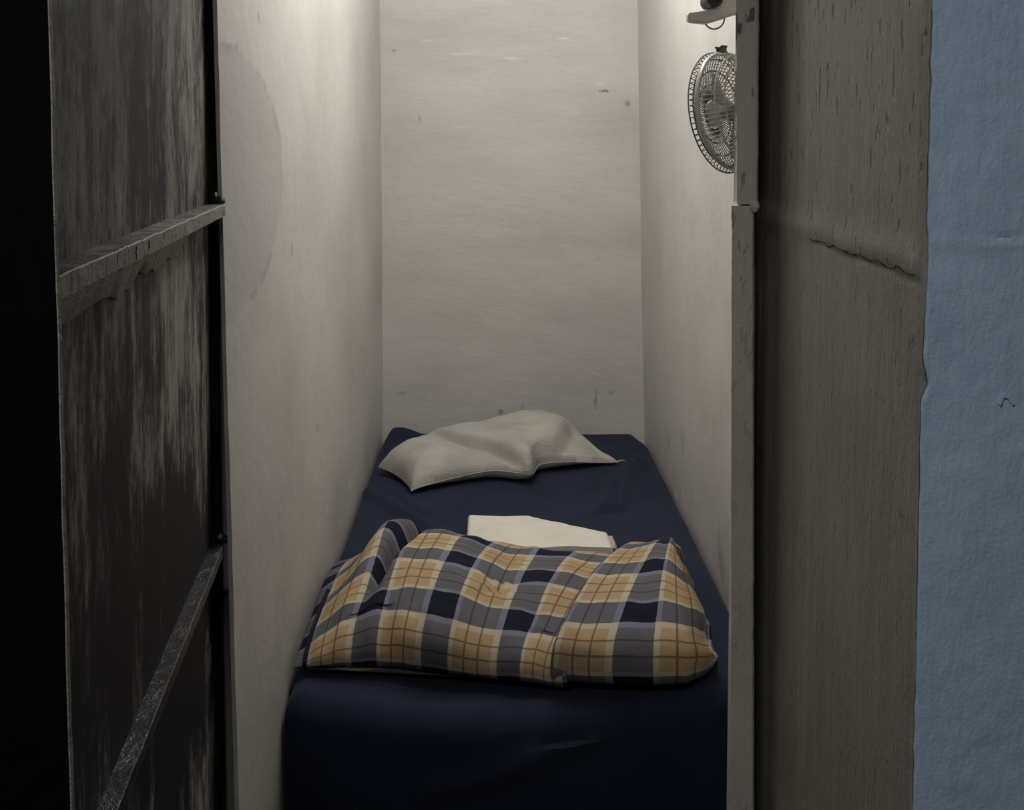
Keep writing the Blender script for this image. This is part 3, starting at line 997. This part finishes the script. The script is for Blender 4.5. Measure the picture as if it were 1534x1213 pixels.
bm = grid_bm(lambda i, j: duv(i, j), list(range(NP)), list(range(NV)), duv_uv)
duvet = thing('duvet', 'plaid duvet in tan, cream and navy bunched across the foot of the bed', 'duvet', (0.05, 2.5, ZB))
DI = Matrix.Translation((-0.05, -2.5, -ZB))
# close the underside
bmesh.ops.holes_fill(bm, edges=[e for e in bm.edges if e.is_boundary], sides=0)
bmesh.ops.recalc_face_normals(bm, faces=bm.faces[:])
dc_ = build('duvet_cover', bm, M['plaid'], duvet); dc_.matrix_parent_inverse = DI
bm = bmesh.new()
ii = [next(i for i, p in enumerate(path) if p[0] >= -0.338)]
pp = [duv(ii[0], j) + Vector((0.0, -0.002, 0.003)) for j in range(3, 44)]
tube(bm, pp, 0.0042, seg=8)
o = build('piping', bm, M['piping'], duvet); o.matrix_parent_inverse = DI; o['label'] = 'dark piped seam'

# ------------------------------------------------------------------ wall fan
FC = PY(1092, 167, 2.05)
ax = Vector((-0.74, 0.65, -0.15)).normalized()
q = ax.to_track_quat('Z', 'Y')
fan = thing('wall_fan', 'small off-white caged fan on the right wall, half hidden by the door frame', 'fan', FC)
fan.rotation_mode = 'QUATERNION'; fan.rotation_quaternion = q
R0 = 0.094


def ring(bm, r, z, t, n=64, seg=6): tube(bm, [(r * math.cos(2 * math.pi * k / n), r * math.sin(2 * math.pi * k / n), z) for k in range(n)], t, True, seg)


# rear cage: bowl from the rim back to the motor (local -Z)
def bowl(t): return (R0 * (1 - 0.60 * t ** 1.5), -0.060 * math.sin(t * math.pi / 2) - 0.004)


bm = bmesh.new()
for t in (0.26, 0.42, 0.60, 0.80, 0.97): r, z = bowl(t); ring(bm, r, z, 0.0014)
for k in range(76):
    a = 2 * math.pi * k / 76
    tube(bm, [(bowl(t)[0] * math.cos(a), bowl(t)[0] * math.sin(a), bowl(t)[1]) for t in lin(0, 1, 9)], 0.00085, seg=5)
build('rear_grille', bm, M['grille'], fan)
bm = bmesh.new()
lathe(bm, [(R0 - 0.002, -0.004), (R0 + 0.002, -0.004), (R0 + 0.003, 0.0), (R0 + 0.001, 0.004), (R0 - 0.002, 0.004), (R0 - 0.002, -0.004)], 72)
build('rim', bm, M['grille'], fan)
bm = bmesh.new()


def dome(t): return (R0 * (1 - 0.75 * t), 0.008 + 0.022 * math.sin(t * math.pi / 2))


ring(bm, R0 + 0.004, 0.013, 0.0012)
for t in (0.10, 0.35, 0.65, 0.99): r, z = dome(t); ring(bm, r, z, 0.0012)
for k in range(64):
    a = 2 * math.pi * k / 64
    tube(bm, [((R0 + 0.003) * math.cos(a), (R0 + 0.003) * math.sin(a), 0.006), ((R0 + 0.005) * math.cos(a), (R0 + 0.005) * math.sin(a), 0.013)] + [(dome(t)[0] * math.cos(a), dome(t)[0] * math.sin(a), dome(t)[1]) for t in lin(0.06, 1, 6)], 0.0009, seg=5)
build('front_grille', bm, M['wire'], fan)
bm = bmesh.new(); lathe(bm, [(0, 0.034), (0.018, 0.034), (0.022, 0.030), (0.022, 0.026), (0, 0.026)], 32)
build('badge', bm, M['plastic'], fan)
bm = bmesh.new(); lathe(bm, [(0, -0.052), (0.016, -0.052), (0.036, -0.058), (0.038, -0.066), (0.034, -0.082), (0.022, -0.090), (0, -0.092)], 40)
build('motor_housing', bm, M['motor'], fan)
bm = bmesh.new(); lathe(bm, [(0, 0.012), (0.012, 0.010), (0.016, 0.0), (0.016, -0.03), (0.010, -0.052), (0, -0.052)], 28)
build('hub', bm, M['motor'], fan)
for b in range(3):
    def bl(s, t):
        r = 0.015 + s * 0.066
        wdt = 0.16 + 0.75 * math.sin(min(1, s * 0.92 + 0.05) * math.pi * 0.75)
        a = 2 * math.pi * b / 3 + 0.5 + (t - 0.5) * wdt
        return Vector((r * math.cos(a), r * math.sin(a), -0.018 + (t - 0.5) * 0.024 * (1 - 0.3 * s)))
    bm = closed_shell(lambda s, t: bl(s, t) + Vector((0, 0, 0.0008)), lambda s, t: bl(s, t) - Vector((0, 0, 0.0008)), lin(0, 1, 10), lin(0, 1, 8))
    build('fan_blade', bm, M['blade'], fan)
# catch on top of the rim
Rq = q.to_matrix()
top_local = (Rq.transposed() @ Vector((0, 0, 1))); top_local.z = 0; top_local.normalize()
side_local = Vector((-top_local.y, top_local.x, 0))
bm = bmesh.new()
c = top_local * (R0 + 0.006) + Vector((0, 0, 0.0))
r = bmesh.ops.create_cube(bm, size=1.0)
for v in r['verts']:
    qv = v.co.copy(); v.co = c + side_local * qv.x * 0.012 + top_local * qv.y * 0.009 + Vector((0, 0, qv.z * 0.010))
bmesh.ops.bevel(bm, geom=bm.edges[:], offset=0.002, segments=2, affect='EDGES')
build('catch', bm, M['brown'], fan)
# arm from the motor to the wall
wloc = Rq.transposed() @ (Vector((0.474, FC.y - 0.02, FC.z - 0.03)) - FC)
bm = bmesh.new()
tube(bm, [Vector((0, 0, -0.086)), Vector((0, 0, -0.094)).lerp(wloc, 0.5), wloc], 0.011, seg=12)
build('wall_arm', bm, M['plastic'], fan)

# ------------------------------------------------------------------ white bracket above the fan
YK = 2.02
brk = thing('wall_bracket', 'white plastic wall bracket above the fan holding a black tube and wire ring', 'bracket', (0.46, YK, PY(1100, 20, YK).z))
BI = Matrix.Translation(-brk.location)
outl = [(1031, 22), (1033, 19), (1046, 17.5), (1060, 15), (1068, 11), (1075, 4), (1080, -6), (1088, -14), (1110, -18), (1150, -20), (1187, -20), (1187, 12), (1140, 18), (1100, 22), (1080, 29), (1060, 35), (1045, 34), (1034, 32), (1031.5, 29)]
P = [PY(x, y, YK) for x, y in outl]
bm = bmesh.new(); prism(bm, [(p.x, p.z) for p in P], 1, YK, YK + 0.025)
es = [e for e in bm.edges if abs(e.verts[0].co.y - e.verts[1].co.y) < 1e-6]
bmesh.ops.bevel(bm, geom=es, offset=0.0022, segments=2, affect='EDGES')
o = build('arm', bm, M['plastic'], brk, smooth=False); o.matrix_parent_inverse = BI
bm = bmesh.new()
c = PY(1069, -1, YK)
lathe(bm, [(0.0068, -0.012), (0.0125, -0.012), (0.0132, -0.010), (0.0132, 0.05), (0.0, 0.05), (0.0, -0.002), (0.0040, -0.002), (0.0044, -0.008), (0.0062, -0.008), (0.0068, -0.012)], 32)
bmesh.ops.transform(bm, matrix=Matrix.Translation(c) @ Matrix.Rotation(math.radians(-90), 4, 'X'), verts=bm.verts[:])
o = build('tube', bm, M['black'], brk); o.matrix_parent_inverse = BI
o['label'] = 'black round tube end'
bm = bmesh.new()
c = PY(1070, 27, YK + 0.02)
tube(bm, [(c.x + 0.0162 * math.cos(a), c.y, c.z + 0.0175 * math.sin(a)) for a in lin(0, 2 * math.pi * 47 / 48, 47)], 0.0013, True, 6)
o = build('wire_ring', bm, M['wire'], brk); o.matrix_parent_inverse = BI
o['label'] = 'dark wire ring'

# ------------------------------------------------------------------ light
def light(name, typ, loc, energy, col, **kw):
    d = bpy.data.lights.new(name, typ); d.energy = energy; d.color = col
    for k, v in kw.items(): setattr(d, k, v)
    o = bpy.data.objects.new(name, d); COL.objects.link(o); o.location = loc; return o


light('cell_ceiling_bulb', 'POINT', (0.02, 2.42, 2.31), 11.0, (1.0, 0.985, 0.96), shadow_soft_size=0.06)
light('cell_ceiling_bulb', 'POINT', (0.10, 3.10, 2.31), 12.5, (1.0, 0.985, 0.96), shadow_soft_size=0.06)
light('corridor_tube_light', 'AREA', (-0.25, -0.02, 2.45), 12.8, (1.0, 0.99, 0.97), shape='RECTANGLE', size=0.6, size_y=0.12)

w = bpy.data.worlds.new('world'); SC.world = w; w.use_nodes = True
w.node_tree.nodes['Background'].inputs[0].default_value = (0.5, 0.55, 0.65, 1)
w.node_tree.nodes['Background'].inputs[1].default_value = 0.0
SC.view_settings.view_transform = 'Standard'; SC.view_settings.look = 'None'
SC.view_settings.gamma = 1.0; SC.view_settings.use_curve_mapping = False
SC.view_settings.exposure = 0.0
